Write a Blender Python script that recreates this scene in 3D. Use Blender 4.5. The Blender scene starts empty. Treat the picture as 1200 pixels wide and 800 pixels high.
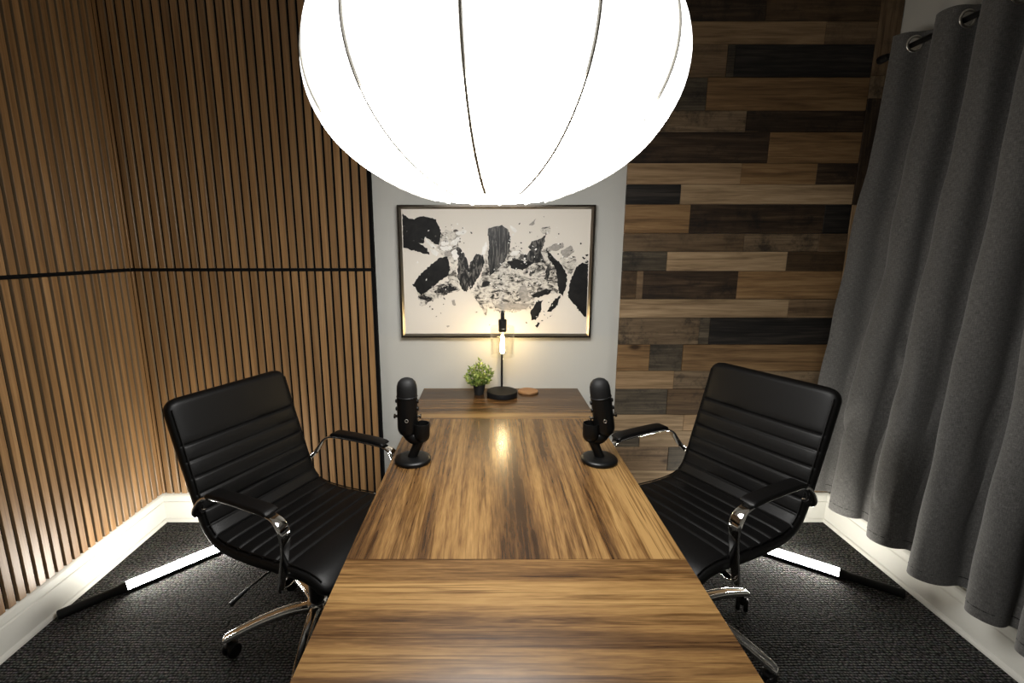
import bpy, bmesh, math, random
from mathutils import Vector, Matrix, noise

# ------------------------------------------------------------------ camera, world, exposure
SC = bpy.context.scene
COL = SC.collection
cam_data = bpy.data.cameras.new('camera')
cam_data.sensor_width = 36.0
cam_data.lens = 555.0 / 1200.0 * 36.0
cam_data.shift_x = 28.0 / 1200.0
cam_data.clip_start = 0.02
cam = bpy.data.objects.new('camera', cam_data)
cam.location = (0.0, 0.0, 1.456)
cam.rotation_euler = (math.radians(90.0) - math.atan(110.0 / 555.0), 0.0, 0.0)
COL.objects.link(cam)
SC.camera = cam

world = bpy.data.worlds.new('world')
world.use_nodes = True
world.node_tree.nodes['Background'].inputs[0].default_value = (0.9, 0.95, 1.0, 1)
world.node_tree.nodes['Background'].inputs[1].default_value = 0.005
SC.world = world
SC.view_settings.view_transform = 'Standard'
SC.view_settings.look = 'None'
SC.view_settings.gamma = 1.0
SC.view_settings.use_curve_mapping = False
SC.view_settings.exposure = 0.0

LANTERN_EMIT = (3.4, 25.0)      # side fabric / lower fabric, set brighter in place of a downward lamp inside
WAND_EMIT = (96.0, 84.0)        # left, right
BULB_EMIT = 165.0

# ------------------------------------------------------------------ helpers
def tag(o, label=None, cat=None, group=None, kind=None):
    if label: o['label'] = label
    if cat: o['category'] = cat
    if group: o['group'] = group
    if kind: o['kind'] = kind
    return o

def empty(name, loc=(0, 0, 0), rz=0.0, label=None, cat=None, group=None, kind=None):
    o = bpy.data.objects.new(name, None)
    o.empty_display_size = 0.1
    o.location = loc
    o.rotation_euler = (0, 0, rz)
    COL.objects.link(o)
    return tag(o, label, cat, group, kind)

def link_mesh(name, me, parent=None, loc=(0, 0, 0), rot=(0, 0, 0)):
    o = bpy.data.objects.new(name, me)
    o.location = loc
    o.rotation_euler = rot
    if parent is not None:
        o.parent = parent
    COL.objects.link(o)
    return o

def mesh_of(name, verts, faces, mat, smooth=False, angle=None):
    me = bpy.data.meshes.new(name)
    me.from_pydata([tuple(v) for v in verts], [], faces)
    me.validate()
    bm = bmesh.new(); bm.from_mesh(me)
    bmesh.ops.recalc_face_normals(bm, faces=bm.faces)
    bm.to_mesh(me); bm.free()
    if mat is not None:
        me.materials.append(mat)
    if smooth:
        me.polygons.foreach_set('use_smooth', [True] * len(me.polygons))
        if angle is not None:
            try:
                me.set_sharp_from_angle(angle=math.radians(angle))
            except Exception:
                pass
    return me

def obj(name, verts, faces, mat, parent=None, loc=(0, 0, 0), rot=(0, 0, 0), smooth=False, angle=None):
    return link_mesh(name, mesh_of(name, verts, faces, mat, smooth, angle), parent, loc, rot)

def box_vf(x0, x1, y0, y1, z0, z1):
    v = [(x0, y0, z0), (x1, y0, z0), (x1, y1, z0), (x0, y1, z0), (x0, y0, z1), (x1, y0, z1), (x1, y1, z1), (x0, y1, z1)]
    f = [(0, 3, 2, 1), (4, 5, 6, 7), (0, 1, 5, 4), (1, 2, 6, 5), (2, 3, 7, 6), (3, 0, 4, 7)]
    return v, f

def rbox_mesh(name, x0, x1, y0, y1, z0, z1, mat, bevel=0.003, seg=2):
    bm = bmesh.new()
    v, f = box_vf(x0, x1, y0, y1, z0, z1)
    vs = [bm.verts.new(p) for p in v]
    for q in f: bm.faces.new([vs[i] for i in q])
    if bevel > 0:
        bmesh.ops.bevel(bm, geom=bm.edges[:], offset=bevel, segments=seg, profile=0.5, affect='EDGES')
    bmesh.ops.recalc_face_normals(bm, faces=bm.faces)
    me = bpy.data.meshes.new(name); bm.to_mesh(me); bm.free()
    if mat: me.materials.append(mat)
    if bevel > 0 and seg > 1:
        me.polygons.foreach_set('use_smooth', [True] * len(me.polygons))
        me.set_sharp_from_angle(angle=math.radians(50))
    return me

def rbox(name, x0, x1, y0, y1, z0, z1, mat, parent=None, bevel=0.003, seg=2, loc=(0, 0, 0), rot=(0, 0, 0)):
    return link_mesh(name, rbox_mesh(name, x0, x1, y0, y1, z0, z1, mat, bevel, seg), parent, loc, rot)

def lathe_vf(prof, n=32, close_bottom=True, close_top=True):
    v, f = [], []
    for r, z in prof:
        for i in range(n):
            a = 2 * math.pi * i / n
            v.append((r * math.cos(a), r * math.sin(a), z))
    for k in range(len(prof) - 1):
        for i in range(n):
            j = (i + 1) % n
            f.append((k * n + i, k * n + j, (k + 1) * n + j, (k + 1) * n + i))
    if close_bottom: f.append(tuple(range(n))[::-1])
    if close_top: f.append(tuple((len(prof) - 1) * n + i for i in range(n)))
    return v, f

def lathe(name, prof, mat, parent=None, n=32, loc=(0, 0, 0), rot=(0, 0, 0), cb=True, ct=True, angle=40):
    v, f = lathe_vf(prof, n, cb, ct)
    return obj(name, v, f, mat, parent, loc, rot, True, angle)

def catmull(pts, n=6):
    P = [Vector(p) for p in pts]
    out = []
    for i in range(len(P) - 1):
        p0 = P[max(i - 1, 0)]; p1 = P[i]; p2 = P[i + 1]; p3 = P[min(i + 2, len(P) - 1)]
        for k in range(n):
            t = k / n
            out.append(0.5 * ((2 * p1) + (-p0 + p2) * t + (2 * p0 - 5 * p1 + 4 * p2 - p3) * t * t + (-p0 + 3 * p1 - 3 * p2 + p3) * t ** 3))
    out.append(P[-1])
    return out

def sweep_vf(path, section, side, scales=None):
    """sweep a closed 2D section (a along 'side', b along the in-plane normal) on a path"""
    path = [Vector(p) for p in path]
    v, f = [], []
    m = len(section)
    sd0 = Vector(side).normalized()
    for i, p in enumerate(path):
        t = (path[min(i + 1, len(path) - 1)] - path[max(i - 1, 0)]).normalized()
        sd = (sd0 - t * sd0.dot(t)).normalized()
        nn = t.cross(sd).normalized()
        sa, sb = scales[i] if scales else (1, 1)
        for a, b in section:
            v.append(p + sd * a * sa + nn * b * sb)
    for i in range(len(path) - 1):
        for k in range(m):
            j = (k + 1) % m
            f.append((i * m + k, i * m + j, (i + 1) * m + j, (i + 1) * m + k))
    f.append(tuple(range(m))[::-1])
    f.append(tuple((len(path) - 1) * m + k for k in range(m)))
    return v, f

def circ(r, n=12):
    return [(r * math.cos(2 * math.pi * i / n), r * math.sin(2 * math.pi * i / n)) for i in range(n)]

def rrect(w, h, r, n=3):
    out = []
    for cx, cy, a0 in ((w / 2 - r, h / 2 - r, 0), (-w / 2 + r, h / 2 - r, 90), (-w / 2 + r, -h / 2 + r, 180), (w / 2 - r, -h / 2 + r, 270)):
        for k in range(n + 1):
            a = math.radians(a0 + 90 * k / n)
            out.append((cx + r * math.cos(a), cy + r * math.sin(a)))
    return out

def tube(name, path, r, mat, parent=None, n=10, side=(0, 0.01, 1), scales=None, loc=(0, 0, 0), rot=(0, 0, 0)):
    v, f = sweep_vf(path, circ(r, n), side, scales)
    return obj(name, v, f, mat, parent, loc, rot, True, 50)

def torus_vf(R, r, n=28, m=10):
    v, f = [], []
    for i in range(n):
        a = 2 * math.pi * i / n
        for k in range(m):
            b = 2 * math.pi * k / m
            v.append(((R + r * math.cos(b)) * math.cos(a), (R + r * math.cos(b)) * math.sin(a), r * math.sin(b)))
    for i in range(n):
        for k in range(m):
            f.append((i * m + k, ((i + 1) % n) * m + k, ((i + 1) % n) * m + (k + 1) % m, i * m + (k + 1) % m))
    return v, f

def prism_along(name, prof, axis, a0, a1, mat, parent=None, flip=1, base=(0, 0)):
    """baseboard-like profile (depth, z) extruded along 'x' or 'y'"""
    v = []
    for a in (a0, a1):
        for d, z in prof:
            v.append((a, base[1] + flip * d, z) if axis == 'x' else (base[0] + flip * d, a, z))
    m = len(prof)
    f = [(k, (k + 1) % m, m + (k + 1) % m, m + k) for k in range(m)] + [tuple(range(m)), tuple(range(m, 2 * m))]
    return obj(name, v, f, mat, parent)

# ------------------------------------------------------------------ materials
MATS = {}
def new_mat(name):
    m = bpy.data.materials.new(name)
    m.use_nodes = True
    nt = m.node_tree
    b = nt.nodes['Principled BSDF']
    MATS[name] = m
    return m, nt, b

def nd(nt, kind, **kw):
    n = nt.nodes.new(kind)
    for k, val in kw.items():
        if k == 'inp':
            for kk, vv in val.items(): n.inputs[kk].default_value = vv
        else:
            setattr(n, k, val)
    return n

def ramp(nt, stops):
    r = nt.nodes.new('ShaderNodeValToRGB')
    e = r.color_ramp.elements
    while len(e) < len(stops): e.new(0.5)
    for el, (p, c) in zip(e, stops):
        el.position = p
        el.color = (*c, 1)
    return r

def plain(name, col, rough=0.5, metal=0.0, spec=0.5, bump=None, coat=0.0):
    m, nt, b = new_mat(name)
    b.inputs['Base Color'].default_value = (*col, 1)
    b.inputs['Roughness'].default_value = rough
    b.inputs['Metallic'].default_value = metal
    b.inputs['Specular IOR Level'].default_value = spec
    b.inputs['Coat Weight'].default_value = coat
    if bump:
        sc, st, dist = bump
        tc = nd(nt, 'ShaderNodeTexCoord')
        no = nd(nt, 'ShaderNodeTexNoise', inp={'Scale': sc, 'Detail': 4.0})
        bp = nd(nt, 'ShaderNodeBump', inp={'Strength': st, 'Distance': dist})
        nt.links.new(tc.outputs['Object'], no.inputs['Vector'])
        nt.links.new(no.outputs['Fac'], bp.inputs['Height'])
        nt.links.new(bp.outputs['Normal'], b.inputs['Normal'])
    return m

def emit(name, col, strength):
    m = bpy.data.materials.new(name); m.use_nodes = True
    nt = m.node_tree; nt.nodes.clear()
    e = nd(nt, 'ShaderNodeEmission', inp={'Color': (*col, 1), 'Strength': strength})
    o = nd(nt, 'ShaderNodeOutputMaterial')
    nt.links.new(e.outputs[0], o.inputs[0])
    MATS[name] = m
    return m

def wood(name, stops, grain_axis='x', long=1.2, cross=22.0, rough=0.5, spec=0.4, vary=(0.8, 1.2), knots=0.0,
         stain=None, bump=0.15, fine=160.0, fine_amt=0.35, distort=1.0, tint_vary=0.0):
    """streaky timber: noise stretched along the grain, random offset and value per object"""
    m, nt, b = new_mat(name)
    L = nt.links
    tc = nd(nt, 'ShaderNodeTexCoord')
    oi = nd(nt, 'ShaderNodeObjectInfo')
    off = nd(nt, 'ShaderNodeVectorMath', operation='SCALE')
    cmb = nd(nt, 'ShaderNodeCombineXYZ')
    for i, k in enumerate((31.0, 57.0, 83.0)):
        mu = nd(nt, 'ShaderNodeMath', operation='MULTIPLY', inp={1: k})
        L.new(oi.outputs['Random'], mu.inputs[0]); L.new(mu.outputs[0], cmb.inputs[i])
    add = nd(nt, 'ShaderNodeVectorMath', operation='ADD')
    L.new(tc.outputs['Object'], add.inputs[0]); L.new(cmb.outputs[0], add.inputs[1])
    def mp(lo, cr):
        s = {'x': (lo, cr, cr), 'y': (cr, lo, cr), 'z': (cr, cr, lo)}[grain_axis]
        n = nd(nt, 'ShaderNodeMapping', inp={'Scale': s})
        L.new(add.outputs[0], n.inputs['Vector'])
        return n
    n1 = nd(nt, 'ShaderNodeTexNoise', inp={'Scale': 1.0, 'Detail': 5.0, 'Roughness': 0.6, 'Distortion': distort})
    L.new(mp(long, cross).outputs[0], n1.inputs['Vector'])
    n2 = nd(nt, 'ShaderNodeTexNoise', inp={'Scale': 1.0, 'Detail': 3.0, 'Roughness': 0.55})
    L.new(mp(long * 4, fine).outputs[0], n2.inputs['Vector'])
    mx = nd(nt, 'ShaderNodeMix', data_type='FLOAT', inp={0: fine_amt})
    L.new(n1.outputs['Fac'], mx.inputs[2]); L.new(n2.outputs['Fac'], mx.inputs[3])
    rp = ramp(nt, stops)
    L.new(mx.outputs[0], rp.inputs[0])
    col = rp.outputs[0]
    if knots > 0:
        kn = nd(nt, 'ShaderNodeTexVoronoi', inp={'Scale': 1.0})
        km = {'x': (3.2, 6.5, 6.5), 'y': (6.5, 3.2, 6.5), 'z': (6.5, 6.5, 3.2)}[grain_axis]
        kmap = nd(nt, 'ShaderNodeMapping', inp={'Scale': km})
        L.new(add.outputs[0], kmap.inputs[0]); L.new(kmap.outputs[0], kn.inputs['Vector'])
        kr = ramp(nt, [(0.05, (knots, knots, knots)), (0.13, (0, 0, 0))])
        L.new(kn.outputs['Distance'], kr.inputs[0])
        km2 = nd(nt, 'ShaderNodeMix', data_type='RGBA', inp={7: (0.02, 0.009, 0.004, 1)})
        L.new(kr.outputs[0], km2.inputs[0]); L.new(col, km2.inputs[6])
        col = km2.outputs[2]
    if stain:
        sn = nd(nt, 'ShaderNodeTexNoise', inp={'Scale': 9.0, 'Detail': 8.0, 'Roughness': 0.75})
        L.new(add.outputs[0], sn.inputs['Vector'])
        sr = ramp(nt, [(0.5, (0, 0, 0)), (0.66, (stain[3],) * 3)])
        L.new(sn.outputs['Fac'], sr.inputs[0])
        sm = nd(nt, 'ShaderNodeMix', data_type='RGBA', inp={7: (*stain[:3], 1)})
        L.new(sr.outputs[0], sm.inputs[0]); L.new(col, sm.inputs[6])
        col = sm.outputs[2]
    mr = nd(nt, 'ShaderNodeMapRange', inp={3: vary[0], 4: vary[1]})
    L.new(oi.outputs['Random'], mr.inputs[0])
    hs = nd(nt, 'ShaderNodeHueSaturation')
    L.new(mr.outputs[0], hs.inputs['Value']); L.new(col, hs.inputs['Color'])
    L.new(hs.outputs[0], b.inputs['Base Color'])
    b.inputs['Roughness'].default_value = rough
    b.inputs['Specular IOR Level'].default_value = spec
    bp = nd(nt, 'ShaderNodeBump', inp={'Strength': bump, 'Distance': 0.002})
    L.new(mx.outputs[0], bp.inputs['Height']); L.new(bp.outputs[0], b.inputs['Normal'])
    return m

# plank tones (reclaimed boards)
def tone(name, d, m_, l, **kw):
    return wood('plank_' + name, [(0.36, d), (0.5, m_), (0.63, l)], 'x', 1.8, 30.0, rough=0.62, spec=0.25, vary=(0.66, 0.98), bump=0.3, **kw)
M_PLANK = {
    'pale': tone('pale', (0.17, 0.112, 0.060), (0.30, 0.205, 0.115), (0.41, 0.292, 0.172), knots=0.7),
    'light': tone('light', (0.15, 0.095, 0.048), (0.26, 0.168, 0.088), (0.35, 0.235, 0.13), knots=0.8),
    'warm': tone('warm', (0.105, 0.058, 0.024), (0.205, 0.118, 0.051), (0.29, 0.178, 0.082), knots=0.9),
    'mid': tone('mid', (0.078, 0.049, 0.026), (0.15, 0.097, 0.053), (0.21, 0.142, 0.08), knots=0.7, stain=(0.05, 0.034, 0.02, 0.6)),
    'middark': tone('middark', (0.040, 0.024, 0.012), (0.085, 0.051, 0.025), (0.13, 0.081, 0.041), knots=0.7, stain=(0.02, 0.013, 0.008, 0.7)),
    'dark': tone('dark', (0.014, 0.009, 0.006), (0.042, 0.026, 0.015), (0.088, 0.056, 0.031), stain=(0.010, 0.008, 0.007, 0.85)),
    'stain': tone('stain', (0.085, 0.056, 0.031), (0.165, 0.113, 0.066), (0.25, 0.178, 0.107), stain=(0.022, 0.017, 0.012, 0.9)),
    'grey': tone('grey', (0.027, 0.0215, 0.0145), (0.070, 0.055, 0.037), (0.122, 0.097, 0.066), stain=(0.016, 0.014, 0.012, 0.85)),
    'black': tone('black', (0.005, 0.0045, 0.004), (0.017, 0.0145, 0.0125), (0.046, 0.038, 0.030)),
}
M_SLAT = wood('slat_walnut', [(0.30, (0.14, 0.070, 0.026)), (0.5, (0.262, 0.143, 0.057)), (0.70, (0.39, 0.232, 0.104))], 'z',
              0.9, 45.0, rough=0.37, spec=0.6, vary=(0.84, 1.16), bump=0.08, fine=240.0, fine_amt=0.4)
M_TABLE = {}
def table_mat(ax):
    """printed walnut laminate: strips of different tone, wavy figure and fine pores along the grain"""
    m, nt, b = new_mat('table_laminate_' + ax)
    L = nt.links
    tc = nd(nt, 'ShaderNodeTexCoord'); oi = nd(nt, 'ShaderNodeObjectInfo')
    mu = nd(nt, 'ShaderNodeMath', operation='MULTIPLY', inp={1: 40.0}); L.new(oi.outputs['Random'], mu.inputs[0])
    add = nd(nt, 'ShaderNodeVectorMath', operation='ADD'); L.new(tc.outputs['Object'], add.inputs[0]); L.new(mu.outputs[0], add.inputs[1])
    def nz(lo, cr, detail, rough, dist):
        mp = nd(nt, 'ShaderNodeMapping', inp={'Scale': (lo, cr, 1.0) if ax == 'x' else (cr, lo, 1.0)})
        n = nd(nt, 'ShaderNodeTexNoise', inp={'Scale': 1.0, 'Detail': detail, 'Roughness': rough, 'Distortion': dist})
        L.new(add.outputs[0], mp.inputs[0]); L.new(mp.outputs[0], n.inputs['Vector'])
        return n.outputs['Fac']
    strips = nz(0.35, 9.0, 2.0, 0.5, 0.3)
    figure = nz(1.0, 26.0, 6.0, 0.62, 0.9)
    pores = nz(14.0, 170.0, 3.0, 0.6, 0.0)
    def mixf(a, c, f):
        x = nd(nt, 'ShaderNodeMix', data_type='FLOAT', inp={0: f}); L.new(a, x.inputs[2]); L.new(c, x.inputs[3]); return x.outputs[0]
    h = mixf(mixf(strips, figure, 0.42), pores, 0.16)
    rp = ramp(nt, [(0.37, (0.013, 0.0062, 0.0034)), (0.43, (0.042, 0.0205, 0.008)), (0.49, (0.088, 0.045, 0.016)), (0.54, (0.148, 0.081, 0.028)), (0.62, (0.225, 0.134, 0.049))])
    L.new(h, rp.inputs[0])
    vein = ramp(nt, [(0.56, (1, 1, 1)), (0.63, (0.42, 0.36, 0.32)), (0.68, (1, 1, 1))])
    L.new(nz(0.8, 34.0, 4.0, 0.6, 1.6), vein.inputs[0])
    line = ramp(nt, [(0.34, (0.40, 0.34, 0.30)), (0.44, (1, 1, 1))])
    L.new(nz(2.5, 120.0, 3.0, 0.6, 0.4), line.inputs[0])
    c1 = nd(nt, 'ShaderNodeMix', data_type='RGBA', blend_type='MULTIPLY', inp={0: 0.85}); L.new(rp.outputs[0], c1.inputs[6]); L.new(vein.outputs[0], c1.inputs[7])
    c2 = nd(nt, 'ShaderNodeMix', data_type='RGBA', blend_type='MULTIPLY', inp={0: 0.75}); L.new(c1.outputs[2], c2.inputs[6]); L.new(line.outputs[0], c2.inputs[7])
    L.new(c2.outputs[2], b.inputs['Base Color'])
    b.inputs['Roughness'].default_value = 0.27
    b.inputs['Specular IOR Level'].default_value = 0.36
    bp = nd(nt, 'ShaderNodeBump', inp={'Strength': 0.04, 'Distance': 0.0004})
    L.new(pores, bp.inputs['Height']); L.new(bp.outputs[0], b.inputs['Normal'])
    return m
for ax in 'xy':
    M_TABLE[ax] = table_mat(ax)
M_SLATEDGE = plain('slat_mdf_edge', (0.24, 0.17, 0.10), 0.75, spec=0.2)
M_WALL = plain('grey_wall_paint', (0.475, 0.47, 0.437), 0.75, spec=0.25, bump=(220.0, 0.12, 0.002))
M_CEIL = plain('ceiling_paint', (0.55, 0.55, 0.53), 0.9, spec=0.2)
M_WHITE = plain('white_trim_paint', (0.64, 0.63, 0.58), 0.42, spec=0.4)
M_FELT = plain('black_felt', (0.006, 0.006, 0.006), 0.95, spec=0.1, bump=(400.0, 0.4, 0.003))
M_BLACKMETAL = plain('black_metal', (0.0045, 0.0045, 0.0045), 0.42, spec=0.3)
M_BLACKPLASTIC = plain('black_plastic', (0.003, 0.003, 0.003), 0.36, spec=0.22)
M_MATTEBLACK = plain('matte_black', (0.0045, 0.0045, 0.0045), 0.62, spec=0.22)
M_CHROME = plain('chrome', (0.82, 0.81, 0.79), 0.07, metal=1.0)
M_SATIN = plain('satin_nickel', (0.62, 0.60, 0.55), 0.28, metal=1.0)
M_LEATHER = plain('black_leather', (0.0032, 0.003, 0.003), 0.44, spec=0.2, bump=(420.0, 0.10, 0.002))
M_BRONZE = plain('bronze_frame', (0.035, 0.028, 0.02), 0.22, metal=0.6)
M_LIP = plain('silver_lip', (0.36, 0.33, 0.28), 0.33, metal=1.0)
M_CANVAS = plain('canvas', (0.70, 0.655, 0.585), 0.75, spec=0.2, bump=(300.0, 0.15, 0.002))
M_POT = plain('plant_pot_black', (0.012, 0.012, 0.012), 0.5)
M_SEAM = plain('seam_thread', (0.55, 0.53, 0.47), 0.8)
M_LANTERN = [emit('lantern_' + n_, (1.0, 0.985, 0.955), s_) for n_, s_ in zip(('side_fabric', 'lower_fabric'), LANTERN_EMIT)]
M_WAND = [emit('wand_diffuser', (1.0, 0.965, 0.88), s_) for s_ in WAND_EMIT]
M_BULB = emit('bulb_glow', (1.0, 0.72, 0.36), BULB_EMIT)

def leaf_mat():
    m, nt, b = new_mat('leaf_green')
    L = nt.links
    tc = nd(nt, 'ShaderNodeTexCoord')
    no = nd(nt, 'ShaderNodeTexNoise', inp={'Scale': 70.0, 'Detail': 2.0})
    rp = ramp(nt, [(0.3, (0.035, 0.08, 0.012)), (0.48, (0.15, 0.23, 0.035)), (0.62, (0.42, 0.48, 0.14))])
    L.new(tc.outputs['Object'], no.inputs[0]); L.new(no.outputs[0], rp.inputs[0]); L.new(rp.outputs[0], b.inputs['Base Color'])
    b.inputs['Roughness'].default_value = 0.45
    return m
M_LEAF = leaf_mat()
M_STEM = plain('stem_green', (0.06, 0.07, 0.02), 0.6)
M_COASTER = wood('coaster_wood', [(0.3, (0.15, 0.075, 0.03)), (0.5, (0.25, 0.135, 0.058)), (0.7, (0.35, 0.21, 0.10))], 'x', 8.0, 70.0, rough=0.5, vary=(1, 1))

def glass_mat():
    m = bpy.data.materials.new('clear_glass'); m.use_nodes = True
    nt = m.node_tree; nt.nodes.clear(); L = nt.links
    tr = nd(nt, 'ShaderNodeBsdfTransparent', inp={'Color': (0.97, 0.97, 0.96, 1)})
    gl = nd(nt, 'ShaderNodeBsdfGlossy', inp={'Roughness': 0.02, 'Color': (1, 1, 1, 1)})
    lf = nd(nt, 'ShaderNodeLayerWeight', inp={'Blend': 0.18})
    lw = nd(nt, 'ShaderNodeMath', operation='MULTIPLY', inp={1: 0.45})
    L.new(lf.outputs['Facing'], lw.inputs[0])
    mx = nd(nt, 'ShaderNodeMixShader'); o = nd(nt, 'ShaderNodeOutputMaterial')
    L.new(lw.outputs[0], mx.inputs[0]); L.new(tr.outputs[0], mx.inputs[1]); L.new(gl.outputs[0], mx.inputs[2]); L.new(mx.outputs[0], o.inputs[0])
    return m
M_GLASS = glass_mat()

def carpet_mat():
    """woven loops: rows across the room, each broken into short irregular stitches"""
    m, nt, b = new_mat('charcoal_carpet')
    L = nt.links
    tc = nd(nt, 'ShaderNodeTexCoord')
    wob = nd(nt, 'ShaderNodeTexNoise', inp={'Scale': 30.0, 'Detail': 1.0}); L.new(tc.outputs['Object'], wob.inputs['Vector'])
    ad = nd(nt, 'ShaderNodeMix', data_type='VECTOR', inp={0: 0.007}); L.new(tc.outputs['Object'], ad.inputs[4]); L.new(wob.outputs['Color'], ad.inputs[5])
    rows = nd(nt, 'ShaderNodeTexWave', wave_type='BANDS', bands_direction='Y', inp={'Scale': 29.0, 'Distortion': 0.0}); L.new(ad.outputs[1], rows.inputs['Vector'])
    mp = nd(nt, 'ShaderNodeMapping', inp={'Scale': (96.0, 100.0, 1.0)}); L.new(ad.outputs[1], mp.inputs[0])
    vo = nd(nt, 'ShaderNodeTexVoronoi', voronoi_dimensions='2D', inp={'Scale': 1.0, 'Randomness': 0.75}); L.new(mp.outputs[0], vo.inputs['Vector'])
    sp = nd(nt, 'ShaderNodeMath', operation='SUBTRACT', inp={0: 0.85}); L.new(vo.outputs['Distance'], sp.inputs[1])
    hh = nd(nt, 'ShaderNodeMix', data_type='FLOAT', inp={0: 0.68}); L.new(rows.outputs['Fac'], hh.inputs[2]); L.new(sp.outputs[0], hh.inputs[3])
    rp = ramp(nt, [(0.25, (0.008, 0.0075, 0.0065)), (0.5, (0.050, 0.047, 0.040)), (0.72, (0.145, 0.136, 0.117)), (0.9, (0.27, 0.255, 0.22))])
    L.new(hh.outputs[0], rp.inputs[0])
    mx = nd(nt, 'ShaderNodeMix', data_type='RGBA', blend_type='MULTIPLY', inp={0: 0.55}); L.new(rp.outputs[0], mx.inputs[6]); L.new(vo.outputs['Color'], mx.inputs[7])
    hs = nd(nt, 'ShaderNodeHueSaturation', inp={'Saturation': 0.35}); L.new(mx.outputs[2], hs.inputs['Color'])
    L.new(hs.outputs[0], b.inputs['Base Color'])
    bp = nd(nt, 'ShaderNodeBump', inp={'Strength': 1.0, 'Distance': 0.005}); L.new(hh.outputs[0], bp.inputs['Height']); L.new(bp.outputs[0], b.inputs['Normal'])
    b.inputs['Roughness'].default_value = 0.95
    b.inputs['Specular IOR Level'].default_value = 0.12
    return m
M_CARPET = carpet_mat()

def curtain_mat():
    m, nt, b = new_mat('grey_linen')
    L = nt.links
    tc = nd(nt, 'ShaderNodeTexCoord')
    def weave(s):
        mp = nd(nt, 'ShaderNodeMapping', inp={'Scale': s})
        n = nd(nt, 'ShaderNodeTexNoise', inp={'Scale': 1.0, 'Detail': 3.0, 'Roughness': 0.7})
        L.new(tc.outputs['UV'], mp.inputs[0]); L.new(mp.outputs[0], n.inputs['Vector'])
        return n
    a = weave((500.0, 60.0, 1.0)); c = weave((60.0, 500.0, 1.0))
    mx = nd(nt, 'ShaderNodeMix', data_type='FLOAT', inp={0: 0.5})
    L.new(a.outputs[0], mx.inputs[2]); L.new(c.outputs[0], mx.inputs[3])
    rp = ramp(nt, [(0.36, (0.048, 0.046, 0.044)), (0.5, (0.090, 0.087, 0.083)), (0.64, (0.155, 0.150, 0.142))])
    L.new(mx.outputs[0], rp.inputs[0]); L.new(rp.outputs[0], b.inputs['Base Color'])
    bp = nd(nt, 'ShaderNodeBump', inp={'Strength': 0.35, 'Distance': 0.001})
    L.new(mx.outputs[0], bp.inputs['Height']); L.new(bp.outputs[0], b.inputs['Normal'])
    b.inputs['Roughness'].default_value = 0.9
    b.inputs['Specular IOR Level'].default_value = 0.2
    b.inputs['Sheen Weight'].default_value = 0.15
    return m
M_CURTAIN = curtain_mat()

def paint(name, stops, scale, rough=0.5, stretch=(1, 1, 1), bump=0.4):
    m, nt, b = new_mat(name)
    L = nt.links
    tc = nd(nt, 'ShaderNodeTexCoord')
    mp = nd(nt, 'ShaderNodeMapping', inp={'Scale': stretch})
    no = nd(nt, 'ShaderNodeTexNoise', inp={'Scale': scale, 'Detail': 6.0, 'Roughness': 0.65, 'Distortion': 0.8})
    rp = ramp(nt, stops)
    L.new(tc.outputs['Object'], mp.inputs[0]); L.new(mp.outputs[0], no.inputs['Vector']); L.new(no.outputs[0], rp.inputs[0])
    L.new(rp.outputs[0], b.inputs['Base Color'])
    bp = nd(nt, 'ShaderNodeBump', inp={'Strength': bump, 'Distance': 0.003})
    L.new(no.outputs[0], bp.inputs['Height']); L.new(bp.outputs[0], b.inputs['Normal'])
    b.inputs['Roughness'].default_value = rough
    b.inputs['Specular IOR Level'].default_value = 0.2
    return m
M_PAINT = {
    'black': paint('paint_black', [(0.35, (0.004, 0.004, 0.004)), (0.75, (0.016, 0.0155, 0.0145))], 18.0, 0.6),
    'dark': paint('paint_dark', [(0.3, (0.004, 0.004, 0.004)), (0.50, (0.014, 0.0135, 0.013)), (0.60, (0.16, 0.15, 0.135)), (0.68, (0.010, 0.010, 0.010))], 40.0, 0.5, (1.6, 1, 0.5)),
    'streak': paint('paint_streak', [(0.36, (0.005, 0.005, 0.005)), (0.5, (0.022, 0.021, 0.020)), (0.57, (0.14, 0.133, 0.12)), (0.66, (0.012, 0.012, 0.011))], 46.0, 0.4, (2.4, 1, 0.22)),
    'grey': paint('paint_grey', [(0.3, (0.22, 0.205, 0.185)), (0.7, (0.44, 0.41, 0.37))], 30.0, 0.6, (1, 1, 1.8)),
    'white': paint('paint_white', [(0.3, (0.68, 0.66, 0.62)), (0.7, (0.85, 0.83, 0.79))], 30.0, 0.4),
    'mottled': paint('paint_mottled', [(0.36, (0.010, 0.009, 0.009)), (0.43, (0.14, 0.13, 0.115)), (0.49, (0.46, 0.43, 0.38)), (0.58, (0.70, 0.66, 0.59)), (0.66, (0.24, 0.22, 0.20)), (0.72, (0.05, 0.046, 0.042))], 27.0, 0.55, (1, 1, 1.5)),
}

# ------------------------------------------------------------------ the room shell
XL, XR, YB, YF, ZC = -1.765, 1.84, 2.352, -1.45, 2.74
def slab(name, x0, x1, y0, y1, z0, z1, mat, label, cat):
    v, f = box_vf(x0, x1, y0, y1, z0, z1)
    return tag(obj(name, v, f, mat), label, cat, kind='structure')
slab('floor', XL - .1, XR + .1, YF - .1, YB + .1, -0.1, 0.0, M_CARPET, 'charcoal woven loop carpet covering the whole floor', 'floor')
slab('ceiling', XL - .1, XR + .1, YF - .1, YB + .1, ZC, ZC + .1, M_CEIL, 'plain white ceiling above the big lantern', 'ceiling')
slab('wall_back', XL - .1, XR + .1, YB, YB + .1, 0, ZC, M_WALL, 'smooth grey painted back wall behind the framed painting', 'wall')
slab('wall_left', XL - .1, XL, YF - .1, YB, 0, ZC, M_WALL, 'left side wall carrying the walnut slat panels', 'wall')
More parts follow.
